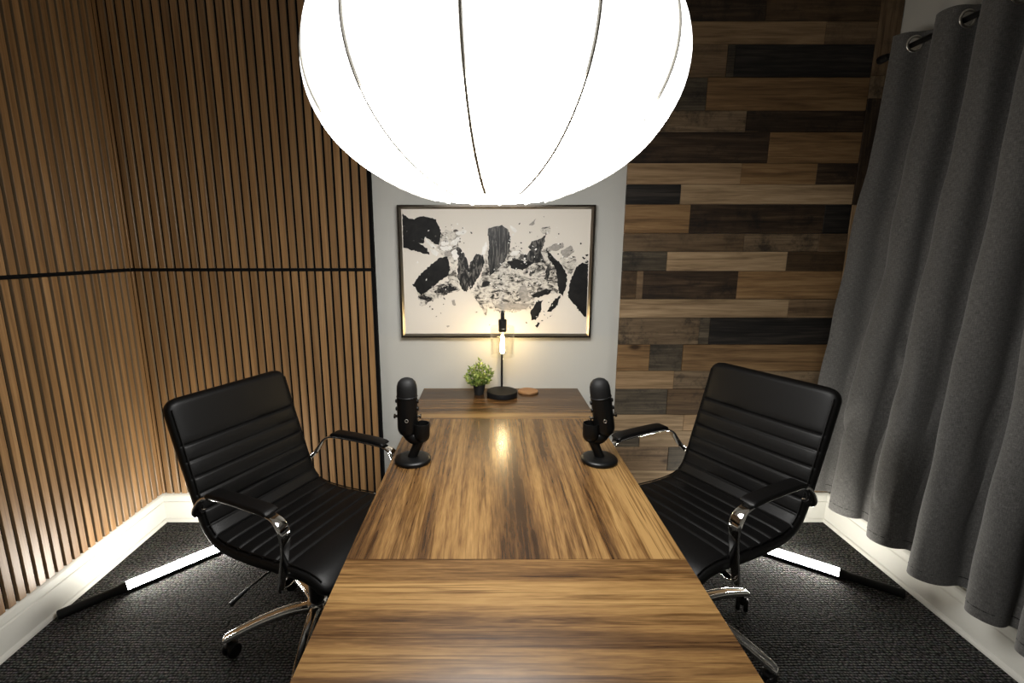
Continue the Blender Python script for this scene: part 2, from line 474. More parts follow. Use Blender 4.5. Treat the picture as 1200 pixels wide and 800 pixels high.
slab('wall_right', XR, XR + .1, YF - .1, YB, 0, ZC, M_WALL, 'grey painted right side wall behind the dark curtain', 'wall')
slab('wall_front', XL, XR, YF - .1, YF, 0, ZC, M_WALL, 'grey painted wall behind the viewer', 'wall')
BB = [(0, 0), (0.030, 0), (0.0295, 0.008), (0.026, 0.016), (0.020, 0.020), (0.020, 0.112), (0.0165, 0.116), (0.0165, 0.120), (0.0185, 0.124), (0.0185, 0.148), (0.015, 0.156), (0.009, 0.163), (0, 0.163)]
tag(prism_along('baseboard_back', BB, 'x', XL, XR, M_WHITE, flip=-1, base=(0, YB)), 'white moulded baseboard along the back wall', 'baseboard', kind='structure')
tag(prism_along('baseboard_left', BB, 'y', YF, YB, M_WHITE, flip=1, base=(XL, 0)), 'white moulded baseboard under the left slat wall', 'baseboard', kind='structure')
tag(prism_along('baseboard_right', BB, 'y', YF, YB, M_WHITE, flip=-1, base=(XR, 0)), 'white moulded baseboard below the dark curtain', 'baseboard', kind='structure')

# ------------------------------------------------------------------ slat panels
PITCH, SW, SD, FB = 0.04, 0.0275, 0.013, 0.009
Z0L, Z1L, Z0U, Z1U = 0.165, 1.342, 1.358, 2.70
def slat_panel(axis, a0, a1, z0, z1, label):
    """axis 'x': on the back wall from x=a0..a1 ; axis 'y': on the left wall y=a0..a1"""
    h = z1 - z0
    root = empty('slat_panel', ((a0, YB, z0) if axis == 'x' else (XL, a0, z0)), 0, label, 'wall panel', 'walnut slat wall panels')
    L = a1 - a0
    if axis == 'x':
        v, f = box_vf(0, L, -FB, -0.0005, 0, h)
        sm = rbox_mesh('slat', -SW / 2, SW / 2, -SD, 0.0, 0, h, M_SLAT, 0.0012, 1)
    else:
        v, f = box_vf(0.0005, FB, 0, L, 0, h)
        sm = rbox_mesh('slat', 0.0, SD, -SW / 2, SW / 2, 0, h, M_SLAT, 0.0012, 1)
    sm.materials.append(M_SLATEDGE)
    for pl in sm.polygons:
        if abs(pl.normal.x if axis == 'x' else pl.normal.y) > 0.95: pl.material_index = 1
    obj('felt_backing', v, f, M_FELT, root)
    n = int(L / PITCH)
    rem = L - n * PITCH
    for i in range(n):
        c = i * PITCH + PITCH / 2
        if axis == 'x': c = L - 0.0125 - SW / 2 - i * PITCH; loc = (c, -FB, 0)
        else: c = L - 0.036 - i * PITCH; loc = (FB, c, 0)
        if c < SW / 2: break
        link_mesh('slat', sm, root, loc)
        last = c
    w = last - PITCH + SW / 2          # the cut slat in the corner
    if axis == 'x' and w > 0.004:
        rbox('slat', 0.001, w, -SD, 0.0, 0, h, M_SLAT, root, 0.001, 1, (0, -FB, 0))
    return root
slat_panel('x', -1.743, -0.560, Z0L, Z1L, 'lower walnut slat panel on the back wall behind the left chair')
slat_panel('x', -1.743, -0.560, Z0U, Z1U, 'upper walnut slat panel on the back wall left of the lantern')
slat_panel('y', 0.35, YB, Z0L, Z1L, 'lower walnut slat panel on the left side wall above the baseboard')
slat_panel('y', 0.35, YB, Z0U, Z1U, 'upper walnut slat panel on the left side wall')
# black channels between the upper and lower panels
tag(rbox('trim_1', -1.744, -0.562, YB - 0.0185, YB, Z1L + .0005, Z0U - .0005, M_FELT, bevel=0.0), 'black horizontal strip between slat panels on back wall', 'trim', kind='structure')
tag(rbox('trim_2', XL, XL + 0.0185, 0.35, YB - 0.02, Z1L + .0005, Z0U - .0005, M_FELT, bevel=0.0), 'black horizontal strip between slat panels on left wall', 'trim', kind='structure')
tag(rbox('trim_3', -0.5595, -0.552, YB - 0.020, YB, Z0L, Z1U, M_FELT, bevel=0.0), 'black vertical edge strip ending the slat panels on back wall', 'trim', kind='structure')

# ------------------------------------------------------------------ reclaimed plank cladding
PLANK_ROWS = [
    (2.634, 2.724, [('mid', 0.655, 1.063), ('dark', 1.063, 1.732)]),
    (2.538, 2.634, [('light', 0.655, 1.333), ('warm', 1.333, 1.732)]),
    (2.441, 2.538, [('dark', 0.655, 1.228), ('middark', 1.228, 1.732)]),
    (2.348, 2.441, [('light', 0.655, 1.504), ('mid', 1.504, 1.732)]),
    (2.212, 2.348, [('mid', 0.655, 1.076), ('grey', 1.076, 1.11), ('black', 1.11, 1.732)]),
    (2.072, 2.212, [('grey', 0.655, 0.997), ('warm', 0.997, 1.732)]),
    (1.979, 2.072, [('stain', 0.655, 1.187), ('dark', 1.187, 1.732)]),
    (1.843, 1.979, [('dark', 0.655, 1.306), ('warm', 1.306, 1.732)]),
    (1.748, 1.843, [('light', 0.655, 1.188), ('warm', 1.188, 1.544), ('dark', 1.544, 1.732)]),
    (1.657, 1.748, [('black', 0.655, 0.911), ('pale', 0.911, 1.732)]),
    (1.522, 1.657, [('warm', 0.655, 0.964), ('dark', 0.964, 1.608), ('black', 1.608, 1.732)]),
    (1.437, 1.522, [('mid', 0.655, 1.237), ('stain', 1.237, 1.595), ('mid', 1.595, 1.732)]),
    (1.344, 1.437, [('grey', 0.655, 0.87), ('pale', 0.87, 1.453), ('middark', 1.453, 1.732)]),
    (1.206, 1.344, [('middark', 0.655, 0.728), ('mid', 0.728, 0.761), ('dark', 0.761, 1.225), ('warm', 1.225, 1.732)]),
    (1.113, 1.206, [('pale', 0.655, 1.49), ('mid', 1.49, 1.732)]),
    (0.977, 1.113, [('stain', 0.655, 1.057), ('grey', 1.057, 1.108), ('black', 1.108, 1.732)]),
    (0.84, 0.977, [('warm', 0.655, 0.817), ('grey', 0.817, 0.983), ('warm', 0.983, 1.732)]),
    (0.745, 0.84, [('light', 0.655, 0.948), ('stain', 0.948, 1.732)]),
    (0.607, 0.745, [('grey', 0.655, 0.922), ('middark', 0.922, 1.732)]),
    (0.518, 0.607, [('pale', 0.655, 1.015), ('light', 1.015, 1.732)]),
    (0.428, 0.518, [('grey', 0.655, 0.794), ('pale', 0.794, 1.732)]),
    (0.293, 0.428, [('mid', 0.655, 0.95), ('grey', 0.95, 1.08), ('mid', 1.08, 1.732)]),
    (0.17, 0.293, [('pale', 0.655, 1.264), ('light', 1.264, 1.732)]),
]
STROKES = [
    ('mottled', [(-0.267, 0.185), (-0.243, 0.201), (-0.186, 0.201), (-0.17, 0.177), (-0.186, 0.137), (-0.179, 0.073), (-0.204, 0.04), (-0.253, 0.073), (-0.277, 0.097), (-0.285, 0.121)]),
    ('mottled', [(-0.389, -0.09), (-0.366, -0.109), (-0.318, -0.076), (-0.28, -0.057), (-0.233, -0.039), (-0.242, 0.031), (-0.195, 0.031), (-0.182, -0.076), (-0.178, -0.084), (-0.244, -0.104), (-0.282, -0.123), (-0.372, -0.164)]),
    ('mottled', [(-0.123, -0.1), (-0.072, -0.026), (-0.047, 0.121), (0.002, 0.085), (0.076, 0.121), (0.15, 0.085), (0.248, 0.121), (0.293, 0.048), (0.314, -0.026), (0.304, -0.1), (0.203, -0.1), (0.18, -0.176), (0.079, -0.195), (0.003, -0.195), (-0.041, -0.17), (-0.051, -0.212), (-0.085, -0.151)]),
    ('mottled', [(0.307, 0.073), (0.381, 0.081), (0.394, 0.044), (0.371, -0.009), (0.342, -0.001)]),
    ('black', [(-0.45, 0.278), (-0.432, 0.27), (-0.416, 0.256), (-0.392, 0.254), (-0.371, 0.266), (-0.339, 0.266), (-0.314, 0.262), (-0.29, 0.25), (-0.279, 0.236), (-0.269, 0.213), (-0.265, 0.189), (-0.272, 0.165), (-0.276, 0.137), (-0.293, 0.137), (-0.317, 0.153), (-0.341, 0.173), (-0.35, 0.143), (-0.375, 0.143), (-0.334, 0.117), (-0.323, 0.089), (-0.355, 0.095), (-0.392, 0.105), (-0.451, 0.121)]),
    ('white', [(-0.345, 0.173), (-0.325, 0.153), (-0.293, 0.125), (-0.293, 0.115), (-0.318, 0.125), (-0.338, 0.149)]),
    ('white', [(-0.322, 0.117), (-0.293, 0.109), (-0.277, 0.097), (-0.29, 0.081), (-0.31, 0.093)]),
    ('white', [(-0.264, 0.149), (-0.235, 0.155), (-0.227, 0.141), (-0.244, 0.129), (-0.264, 0.133)]),
    ('white', [(-0.269, 0.125), (-0.215, 0.129), (-0.215, 0.113), (-0.253, 0.105), (-0.269, 0.109)]),
    ('white', [(-0.223, 0.145), (-0.186, 0.169), (-0.172, 0.173), (-0.178, 0.153), (-0.195, 0.133), (-0.219, 0.135)]),
    ('white', [(-0.194, 0.197), (-0.149, 0.205), (-0.141, 0.197), (-0.157, 0.181), (-0.194, 0.183)]),
    ('grey', [(-0.253, 0.101), (-0.22, 0.105), (-0.212, 0.085), (-0.245, 0.077)]),
    ('white', [(-0.216, 0.101), (-0.195, 0.117), (-0.183, 0.081), (-0.192, 0.06), (-0.208, 0.064)]),
    ('black', [(-0.409, -0.057), (-0.377, -0.015), (-0.339, 0.022), (-0.316, 0.04), (-0.27, 0.073), (-0.237, 0.077), (-0.229, 0.044), (-0.223, 0.013), (-0.242, -0.02), (-0.28, -0.042), (-0.318, -0.075), (-0.352, -0.099), (-0.369, -0.109), (-0.389, -0.084)]),
    ('dark', [(-0.319, -0.095), (-0.271, -0.071), (-0.229, -0.062), (-0.182, -0.078), (-0.244, -0.099), (-0.272, -0.099)]),
    ('dark', [(-0.197, 0.131), (-0.166, 0.109), (-0.142, 0.06), (-0.13, 0.007), (-0.126, -0.042), (-0.143, -0.096), (-0.172, -0.075), (-0.188, -0.021), (-0.188, 0.032), (-0.183, 0.081)]),
    ('dark', [(-0.121, 0.056), (-0.097, 0.089), (-0.068, 0.089), (-0.055, 0.056), (-0.072, 0.007), (-0.097, -0.042), (-0.127, -0.084), (-0.139, -0.042), (-0.134, 0.015)]),
    ('white', [(-0.072, 0.085), (-0.064, 0.121), (-0.047, 0.149), (-0.043, 0.121), (-0.055, 0.089)]),
    ('streak', [(-0.041, 0.211), (-0.011, 0.219), (0.026, 0.226), (0.057, 0.205), (0.071, 0.169), (0.064, 0.109), (0.045, 0.06), (0.009, 0.018), (-0.029, -0.013), (-0.035, 0.011), (-0.041, 0.073), (-0.032, 0.133), (-0.041, 0.181)]),
    ('white', [(0.063, 0.227), (0.083, 0.217), (0.099, 0.201), (0.091, 0.189), (0.071, 0.209)]),
    ('white', [(0.064, 0.089), (0.084, 0.105), (0.117, 0.105), (0.101, 0.085), (0.076, 0.081)]),
    ('mottled', [(0.215, 0.205), (0.237, 0.221), (0.254, 0.217), (0.261, 0.191), (0.238, 0.181), (0.222, 0.189)]),
    ('grey', [(0.156, 0.225), (0.172, 0.24), (0.188, 0.256), (0.18, 0.225)]),
    ('grey', [(0.252, 0.125), (0.28, 0.141), (0.321, 0.145), (0.33, 0.125), (0.298, 0.105), (0.261, 0.105)]),
    ('grey', [(0.31, 0.101), (0.362, 0.133), (0.378, 0.105), (0.344, 0.073), (0.323, 0.073)]),
    ('dark', [(0.15, 0.125), (0.174, 0.149), (0.238, 0.177), (0.235, 0.153), (0.216, 0.101), (0.237, 0.052), (0.192, 0.048), (0.159, 0.052), (0.13, 0.064), (0.105, 0.068), (0.121, 0.089), (0.15, 0.085), (0.166, 0.113)]),
    ('black', [(0.052, 0.054), (0.101, 0.066), (0.188, 0.048), (0.127, 0.014), (0.077, 0.018)]),
    ('black', [(0.242, 0.115), (0.274, 0.079), (0.324, 0.036), (0.345, -0.013), (0.346, -0.063), (0.329, -0.113), (0.31, -0.1), (0.302, -0.038), (0.288, 0.024), (0.256, 0.066)]),
    ('black', [(0.354, -0.107), (0.364, -0.038), (0.387, 0.024), (0.417, 0.048), (0.448, 0.042), (0.455, -0.216), (0.44, -0.217), (0.394, -0.163), (0.354, -0.115)]),
    ('black', [(0.17, -0.194), (0.197, -0.142), (0.23, -0.132), (0.222, -0.184), (0.199, -0.232), (0.18, -0.232)]),
    ('black', [(0.253, -0.189), (0.287, -0.132), (0.319, -0.109), (0.306, -0.156), (0.274, -0.189)]),
    ('black', [(0.173, -0.113), (0.201, -0.095), (0.248, -0.078), (0.281, -0.083), (0.258, -0.104), (0.206, -0.123)]),
    ('dark', [(0.235, -0.029), (0.25, 0.031), (0.264, 0.035), (0.266, 0.012), (0.252, -0.043)]),
    ('grey', [(-0.005, -0.156), (0.065, -0.146), (0.174, -0.151), (0.151, -0.175), (0.051, -0.184), (-0.005, -0.172)]),
    ('grey', [(0.103, -0.088), (0.14, -0.05), (0.169, -0.138), (0.129, -0.144)]),
    ('black', [(0.43, 0.085), (0.44, 0.092), (0.45, 0.085), (0.441, 0.076)]),
    ('black', [(0.416, 0.076), (0.426, 0.077), (0.434, 0.072), (0.426, 0.062)]),
    ('black', [(0.434, 0.054), (0.441, 0.06), (0.448, 0.054), (0.442, 0.047)]),
    ('black', [(0.197, -0.261), (0.209, -0.242), (0.216, -0.251), (0.205, -0.271)]),
    ('grey', [(-0.216, -0.137), (-0.207, -0.132), (-0.2, -0.156), (-0.212, -0.161)]),
    ('grey', [(-0.249, -0.261), (-0.227, -0.261), (-0.24, -0.273)]),
]
rng = random.Random(7)
clad = empty('plank_cladding', (0, YB, 0), 0, 'reclaimed wood plank cladding covering the back wall beside the curtain', 'wood cladding')
def plank(x0, x1, z0, z1, mat, vertical=False):
    g = 0.0007
    th = 0.0145 + rng.random() * 0.0045
    cx, cz = (x0 + x1) / 2, (z0 + z1) / 2
    hx, hz = (x1 - x0) / 2 - g, (z1 - z0) / 2 - g
    if vertical:   # grain runs along local x, so turn the board upright
        me = rbox_mesh('plank', -hz, hz, -th, 0, -hx, hx, mat, 0.0011, 1)
        return link_mesh('plank', me, clad, (cx, 0, cz), (0, math.radians(90), 0))
    me = rbox_mesh('plank', -hx, hx, -th, 0, -hz, hz, mat, 0.0011, 1)
    return link_mesh('plank', me, clad, (cx, 0, cz))
for z0, z1, sg in PLANK_ROWS:
    for t, x0, x1 in sg:
        plank(x0, x1, z0, z1, M_PLANK[t])
for t, z0, z1 in (('mid', 2.219, 2.72), ('stain', 2.123, 2.219), ('dark', 1.655, 2.123), ('light', 1.288, 1.655), ('mid', 1.115, 1.288), ('warm', 0.906, 1.115), ('light', 0.52, 0.906), ('mid', 0.17, 0.52)):
    plank(1.7335, 1.838, z0, z1, M_PLANK[t], True)

# ------------------------------------------------------------------ conference table
TX0, TX1, TZ = -0.328, 0.457, 0.75
TY0, TYA, TYB, TY1 = 0.536, 0.976, 1.890, 2.330
table = empty('conference_table', ((TX0 + TX1) / 2, (TY0 + TY1) / 2, 0), 0, 'long walnut laminate conference table running to the back wall', 'table')
tcx, tcy = (TX0 + TX1) / 2, (TY0 + TY1) / 2
def tpart(name, x0, x1, y0, y1, z0, z1, mat, bevel=0.002):
    cx, cy, cz = (x0 + x1) / 2, (y0 + y1) / 2, (z0 + z1) / 2
    return rbox(name, x0 - cx, x1 - cx, y0 - cy, y1 - cy, z0 - cz, z1 - cz, mat, table, bevel, 2, (cx - tcx, cy - tcy, cz))
tpart('end_panel', TX0, TX1, TY0, TYA - .0006, TZ - .03, TZ, M_TABLE['x'], 0.0)['label'] = 'near table top panel with crosswise grain'
tpart('centre_panel', TX0, TX1, TYA + .0006, TYB - .0006, TZ - .03, TZ, M_TABLE['y'], 0.0)['label'] = 'middle table top panel with lengthwise grain'
tpart('end_panel', TX0, TX1, TYB + .0006, TY1, TZ - .03, TZ, M_TABLE['x'], 0.0)['label'] = 'far table top panel with crosswise grain'
for yy in (TY0 + .12, TY1 - .14):
    for xx in (TX0 + .20, TX1 - .20):
        tpart('leg', xx - .025, xx + .025, yy - .025, yy + .025, 0.0, TZ - .03, M_BLACKMETAL)
for xx in (TX0 + .20, TX1 - .20):
    tpart('apron_rail', xx - .018, xx + .018, TY0 + .145, TY1 - .165, TZ - .075, TZ - .032, M_BLACKMETAL)

# ------------------------------------------------------------------ framed painting
PW, PH, PD = 0.941, 0.638, 0.036
pic = empty('framed_painting', (0.039, YB, 1.335), 0, 'framed black and white abstract painting on the grey wall', 'painting')
def rail(pts, name, mat, y0, y1):
    v = [(x, y1, z) for x, z in pts] + [(x, y0, z) for x, z in pts]
    f = [(0, 1, 2, 3), (7, 6, 5, 4), (0, 4, 5, 1), (1, 5, 6, 2), (2, 6, 7, 3), (3, 7, 4, 0)]
    return obj(name, v, f, mat, pic)
def ring(name, w, h, t, mat, y0, y1):
    a, b, c, d = w / 2, h / 2, w / 2 - t, h / 2 - t
    rail([(-a, -b), (a, -b), (c, -d), (-c, -d)], name, mat, y0, y1)
    rail([(-a, b), (-c, d), (c, d), (a, b)], name, mat, y0, y1)
    rail([(-a, -b), (-c, -d), (-c, d), (-a, b)], name, mat, y0, y1)
    rail([(a, -b), (a, b), (c, d), (c, -d)], name, mat, y0, y1)
ring('frame_rail', PW, PH, 0.009, M_BRONZE, -0.001, -PD)
# sloping metallic inner lip: four quads with thickness
def lip():
    a, b = PW / 2 - .009, PH / 2 - .009
    t = 0.009
    for q in ([(-a, b), (a, b), (a - t, b - t), (-a + t, b - t)], [(-a, -b), (-a + t, -b + t), (a - t, -b + t), (a, -b)],
              [(-a, -b), (-a, b), (-a + t, b - t), (-a + t, -b + t)], [(a, -b), (a - t, -b + t), (a - t, b - t), (a, b)]):
        outer = lambda p: abs(abs(p[0]) - a) < 1e-6 and abs(abs(p[1]) - b) < 1e-6
        v = [(x, (-0.033 if outer((x, z)) else -0.024), z) for x, z in q] + [(x, -0.012, z) for x, z in q]
        f = [(0, 1, 2, 3), (7, 6, 5, 4), (0, 4, 5, 1), (1, 5, 6, 2), (2, 6, 7, 3), (3, 7, 4, 0)]
        obj('inner_lip', v, f, M_LIP, pic)
lip()
rbox('canvas', -PW / 2 + .012, PW / 2 - .012, -0.018, -0.002, -PH / 2 + .012, PH / 2 - .012, M_CANVAS, pic, 0.0)
def stroke(kind, pts, i):
    r = random.Random(100 + i)
    P = []
    jit = {'black': .0034, 'dark': .0036, 'streak': .002, 'grey': .003, 'white': .0028, 'mottled': .006}[kind]
    for k in range(len(pts)):
        a, b = Vector(pts[k]), Vector(pts[(k + 1) % len(pts)])
        n = max(2, int((b - a).length / 0.007))
        for j in range(n):
            p = a.lerp(b, j / n) + Vector((r.uniform(-jit, jit), r.uniform(-jit, jit)))
            p.x = max(-0.449, min(0.449, p.x)); p.y = max(-0.298, min(0.298, p.y))
            P.append(p)
    y1 = -0.0186 - 0.00006 * i
    m = len(P)
    v = [(p.x, y1, p.y) for p in P] + [(p.x, -0.0175, p.y) for p in P]
    f = [tuple(range(m))] + [(k, (k + 1) % m, m + (k + 1) % m, m + k) for k in range(m)]
    obj('paint_stroke', v, f, M_PAINT[kind], pic)
for i, (k, pts) in enumerate(STROKES):
    stroke(k, pts, i)

fl = random.Random(21)
SPOTS = [(-0.20, 0.16, .05, 26), (0.02, -0.02, .09, 40), (0.17, 0.12, .08, 34), (0.24, -0.18, .05, 30), (-0.30, -0.10, .06, 22), (0.33, 0.10, .05, 22), (-0.33, 0.13, .06, 20), (0.10, -0.08, .10, 30)]
for cx_, cz_, sp_, n_ in SPOTS:
    for t_, mt_ in (('dark', .55), ('white', .45)):
        vv, ff = [], []
        for _ in range(int(n_ * mt_)):
            x_, z_ = fl.gauss(cx_, sp_), fl.gauss(cz_, sp_ * .8)
            x_ = max(-.44, min(.44, x_)); z_ = max(-.29, min(.29, z_))
            m_ = fl.randint(5, 8); rr_ = fl.uniform(.0015, .0065); an_ = fl.uniform(0, 3.1); el_ = fl.uniform(.35, .9)
            o_ = len(vv); yy_ = -0.0222
            for q_ in range(m_):
                a_ = 2 * math.pi * q_ / m_; r_ = rr_ * fl.uniform(.6, 1.2)
                dx_, dz_ = r_ * math.cos(a_), r_ * el_ * math.sin(a_)
                vv.append((x_ + dx_ * math.cos(an_) - dz_ * math.sin(an_), yy_, z_ + dx_ * math.sin(an_) + dz_ * math.cos(an_)))
            for q_ in range(m_): vv.append((vv[o_ + q_][0], -0.018, vv[o_ + q_][2]))
            ff.append(tuple(range(o_, o_ + m_)))
            for q_ in range(m_): ff.append((o_ + q_, o_ + (q_ + 1) % m_, o_ + m_ + (q_ + 1) % m_, o_ + m_ + q_))
        so_ = obj('paint_splatter', vv, ff, M_PAINT[t_], pic); so_['kind'] = 'stuff'

# ------------------------------------------------------------------ table lamp with filament bulb
lamp = empty('table_lamp', (0.068, 2.205, TZ), 0, 'black table lamp with glowing filament bulb in a clear glass cylinder', 'lamp')
lathe('base', [(0.070, 0), (0.074, 0.002), (0.0745, 0.006), (0.0745, 0.022), (0.073, 0.0265), (0.069, 0.028), (0.001, 0.028)], M_MATTEBLACK, lamp, 48)
tube('stem', catmull([(0, 0.062, 0.026), (0, 0.062, 0.2), (0, 0.062, 0.385), (0, 0.056, 0.402), (0, 0.030, 0.407), (0, 0.0, 0.405)], 5), 0.0052, M_MATTEBLACK, lamp, 12, side=(1, 0, 0))
lathe('finial', [(0.0088, 0.372), (0.0088, 0.404), (0.007, 0.407), (0.001, 0.407)], M_MATTEBLACK, lamp, 20)
lathe('socket', [(0.0165, 0.316), (0.0185, 0.318), (0.0185, 0.345), (0.0195, 0.346), (0.0195, 0.372), (0.016, 0.375), (0.001, 0.375)], M_MATTEBLACK, lamp, 28)
g = [(0.0195, 0.343), (0.052, 0.343), (0.0555, 0.340), (0.057, 0.335), (0.057, 0.203), (0.0585, 0.201), (0.0585, 0.199), (0.0555, 0.199), (0.0545, 0.203), (0.0545, 0.334), (0.051, 0.3405), (0.0195, 0.3405)]
lathe('glass_shade', g, M_GLASS, lamp, 48, cb=False, ct=False)
bulb = lathe('bulb', [(0.002, 0.205), (0.010, 0.208), (0.0155, 0.217), (0.0172, 0.228), (0.0155, 0.245), (0.0118, 0.270), (0.0095, 0.295), (0.0095, 0.318)], M_GLASS, lamp, 24)
for k in range(8):
    a = k / 8 * 2 * math.pi
    tube('filament', [(0.004 * math.cos(a), 0.004 * math.sin(a), 0.212), (0.0095 * math.cos(a), 0.0095 * math.sin(a), 0.222), (0.0085 * math.cos(a + .2), 0.0085 * math.sin(a + .2), 0.245), (0.0045 * math.cos(a + .3), 0.0045 * math.sin(a + .3), 0.298)], 0.0021, M_BULB, bulb, 6, side=(1, 0, 0))
bulb['label'] = 'clear filament bulb glowing warm white'

# ------------------------------------------------------------------ potted plant and coaster
plant = empty('potted_plant', (-0.044, 2.235, TZ), 0, 'small green leafy plant in a black pot on the table', 'plant')
lathe('pot', [(0.021, 0), (0.0235, 0.001), (0.0305, 0.047), (0.0315, 0.052), (0.0295, 0.052), (0.0275, 0.046), (0.001, 0.046)], M_POT, plant, 32)
pr = random.Random(3)
sv, sf, lv, lf = [], [], [], []
def leaf(p, d, ln, w):
    d = d.normalized(); sd = d.cross(Vector((pr.uniform(-1, 1), pr.uniform(-1, 1), pr.uniform(-.3, 1)))).normalized(); nn = d.cross(sd)
    b = len(lv)
    lv.extend([p, p + d * ln * .45 + sd * w - nn * w * .25, p + d * ln, p + d * ln * .45 - sd * w - nn * w * .25, p + d * ln * .5 + nn * w * .2])
    lf.extend([(b, b + 1, b + 4), (b + 1, b + 2, b + 4), (b + 2, b + 3, b + 4), (b + 3, b, b + 4)])
tips = [(0.004, 0, 0.168), (-0.016, 0.01, 0.150), (0.014, -0.01, 0.145), (0.050, 0.0, 0.128), (0.062, -0.01, 0.112), (-0.050, 0, 0.115), (-0.064, -0.01, 0.092),
        (-0.03, -0.03, 0.12), (0.03, -0.035, 0.105), (0.0, -0.045, 0.10), (-0.04, 0.02, 0.125), (0.036, 0.015, 0.13), (-0.05, -0.03, 0.075), (0.045, -0.03, 0.078), (0.0, 0.03, 0.14), (-0.01, -0.05, 0.075), (0.02, -0.02, 0.13), (-0.02, -0.02, 0.14)]
for tx, ty, tz in tips:
    a = Vector((tx * .15, ty * .15, 0.044)); c = Vector((tx * .75, ty * .75, 0.044 + (tz - .044) * .45)); e = Vector((tx, ty, tz))
    path = catmull([a, c, e], 5)
    v, f = sweep_vf(path, circ(0.0011, 5), (1, 0.2, 0))
    o = len(sv); sv.extend(v); sf.extend([tuple(i + o for i in q) for q in f])
    for i in range(2, len(path)):
        t = (path[i] - path[i - 1]).normalized()
        for k in range(3):
            d = t * .7 + Vector((pr.uniform(-1, 1), pr.uniform(-1, 1), pr.uniform(-.5, .7)))
            leaf(path[i].lerp(path[i - 1], pr.random()), d, pr.uniform(.017, .027), pr.uniform(.0042, .0066))
obj('stems', sv, sf, M_STEM, plant)
fol = obj('foliage', lv, lf, M_LEAF, plant)
fol['kind'] = 'stuff'

coaster = empty('coaster', (0.199, 2.262, TZ), 0, 'round brown wooden coaster beside the lamp base', 'coaster')
lathe('disc', [(0.046, 0), (0.049, 0.001), (0.050, 0.0035), (0.050, 0.0075), (0.049, 0.0098), (0.046, 0.011), (0.043, 0.011), (0.042, 0.0092), (0.001, 0.0092)], M_COASTER, coaster, 40)

# ------------------------------------------------------------------ microphones
def microphone(loc, s, tilt, rz, label):
    root = empty('microphone', loc, rz, label, 'microphone', 'podcast microphones on the table')
    lathe('base', [(0.056, 0), (0.0595, 0.002), (0.061, 0.006), (0.0605, 0.010), (0.058, 0.0135), (0.052, 0.0165), (0.040, 0.0185), (0.001, 0.020)], M_BLACKPLASTIC, root, 48)
    tube('post', [(s * -0.002, 0, 0.012), (s * 0.006, 0, 0.035), (s * 0.020, 0, 0.066), (s * 0.029, 0.0, 0.088)], 0.016, M_BLACKPLASTIC, root, 16, side=(0, 1, 0),
         scales=[(1.15, 1.1), (1, .95), (1.05, 1), (1.2, 1.15)])
    # open cup of the swivel yoke
    cup = lathe('yoke_cup', [(0.008, 0.072), (0.018, 0.076), (0.0245, 0.085), (0.0268, 0.097), (0.0268, 0.134), (0.0262, 0.1365), (0.0245, 0.1365), (0.0238, 0.134), (0.0235, 0.100), (0.018, 0.090), (0.001, 0.086)],
                M_BLACKPLASTIC, root, 36, (s * 0.033, -0.004, 0), cb=True)
    tube('yoke_arm', catmull([(s * 0.036, 0, 0.100), (s * 0.024, 0, 0.083), (s * 0.004, 0.002, 0.083), (s * -0.012, 0.004, 0.098), (s * -0.020, 0.005, 0.118)], 5), 0.0215, M_BLACKPLASTIC, root, 18, side=(0, 1, 0))
    body = lathe('body', [(0.006, -0.022), (0.020, -0.0195), (0.029, -0.011), (0.033, 0.001), (0.0338, 0.010), (0.0338, 0.112), (0.001, 0.112)],
                 M_BLACKPLASTIC, root, 40, (s * -0.015, 0.006, 0.112), (0, tilt, 0))
    lathe('grille', [(0.0332, 0.117), (0.0335, 0.135), (0.0325, 0.150), (0.0285, 0.163), (0.0205, 0.172), (0.010, 0.1765), (0.001, 0.1775)], M_MATTEBLACK, body, 40)
    v, f = torus_vf(0.0334, 0.0019, 40, 8)
    obj('trim_ring', v, f, M_BLACKMETAL, body, (0, 0, 0.1145), smooth=True)
    v, f = torus_vf(0.0052, 0.0009, 20, 6)
    obj('badge_ring', v, f, M_SATIN, body, (0.002 * s, -0.0335, 0.040), (math.radians(90), 0, 0), smooth=True)
    for sx in (-1, 1):
        lathe('pivot_knob', [(0.0045, 0), (0.0045, 0.007), (0.0078, 0.0075), (0.0078, 0.0125), (0.001, 0.013)], M_BRONZE, body, 20, (sx * 0.0325, 0, 0.045), (0, sx * math.radians(90), 0))
        for zz in (0.072, 0.098):
            lathe('dial', [(0.0068, 0), (0.0068, 0.004), (0.0055, 0.0052), (0.001, 0.0052)], M_BLACKPLASTIC, body, 16, (sx * 0.0330, -0.002, zz), (0, sx * math.radians(90), 0))
    return root
microphone((-0.253, 1.489, TZ), 1, math.radians(0.5), 0, 'upright black desktop microphone on the table beside the left chair')
microphone((0.374, 1.489, TZ), -1, math.radians(-9), 0, 'tilted black desktop microphone on the table beside the right chair')

# ------------------------------------------------------------------ office chairs
PROF = [(-0.378, 0.958), (-0.352, 0.87), (-0.318, 0.76), (-0.282, 0.65), (-0.258, 0.575), (-0.232, 0.515), (-0.190, 0.478), (-0.13, 0.464), (-0.03, 0.462), (0.08, 0.469), (0.18, 0.476), (0.245, 0.470), (0.285, 0.447), (0.300, 0.425)]
def resample(pts, step):
    fine = catmull([(x, 0, z) for x, z in pts], 24)
    out, acc, d = [fine[0]], 0.0, 0.0
    S = [0.0]
    for a, b in zip(fine, fine[1:]): S.append(S[-1] + (b - a).length)
    n = int(S[-1] / step); res = []
    j = 0
    for i in range(n + 1):
        s = S[-1] * i / n
        while j < len(S) - 2 and S[j + 1] < s: j += 1
        t = (s - S[j]) / max(1e-9, S[j + 1] - S[j])
        res.append((s, fine[j].lerp(fine[j + 1], t)))
    return res, S[-1]
RES, SLEN = resample(PROF, 0.004)
S_JOIN = 0.515
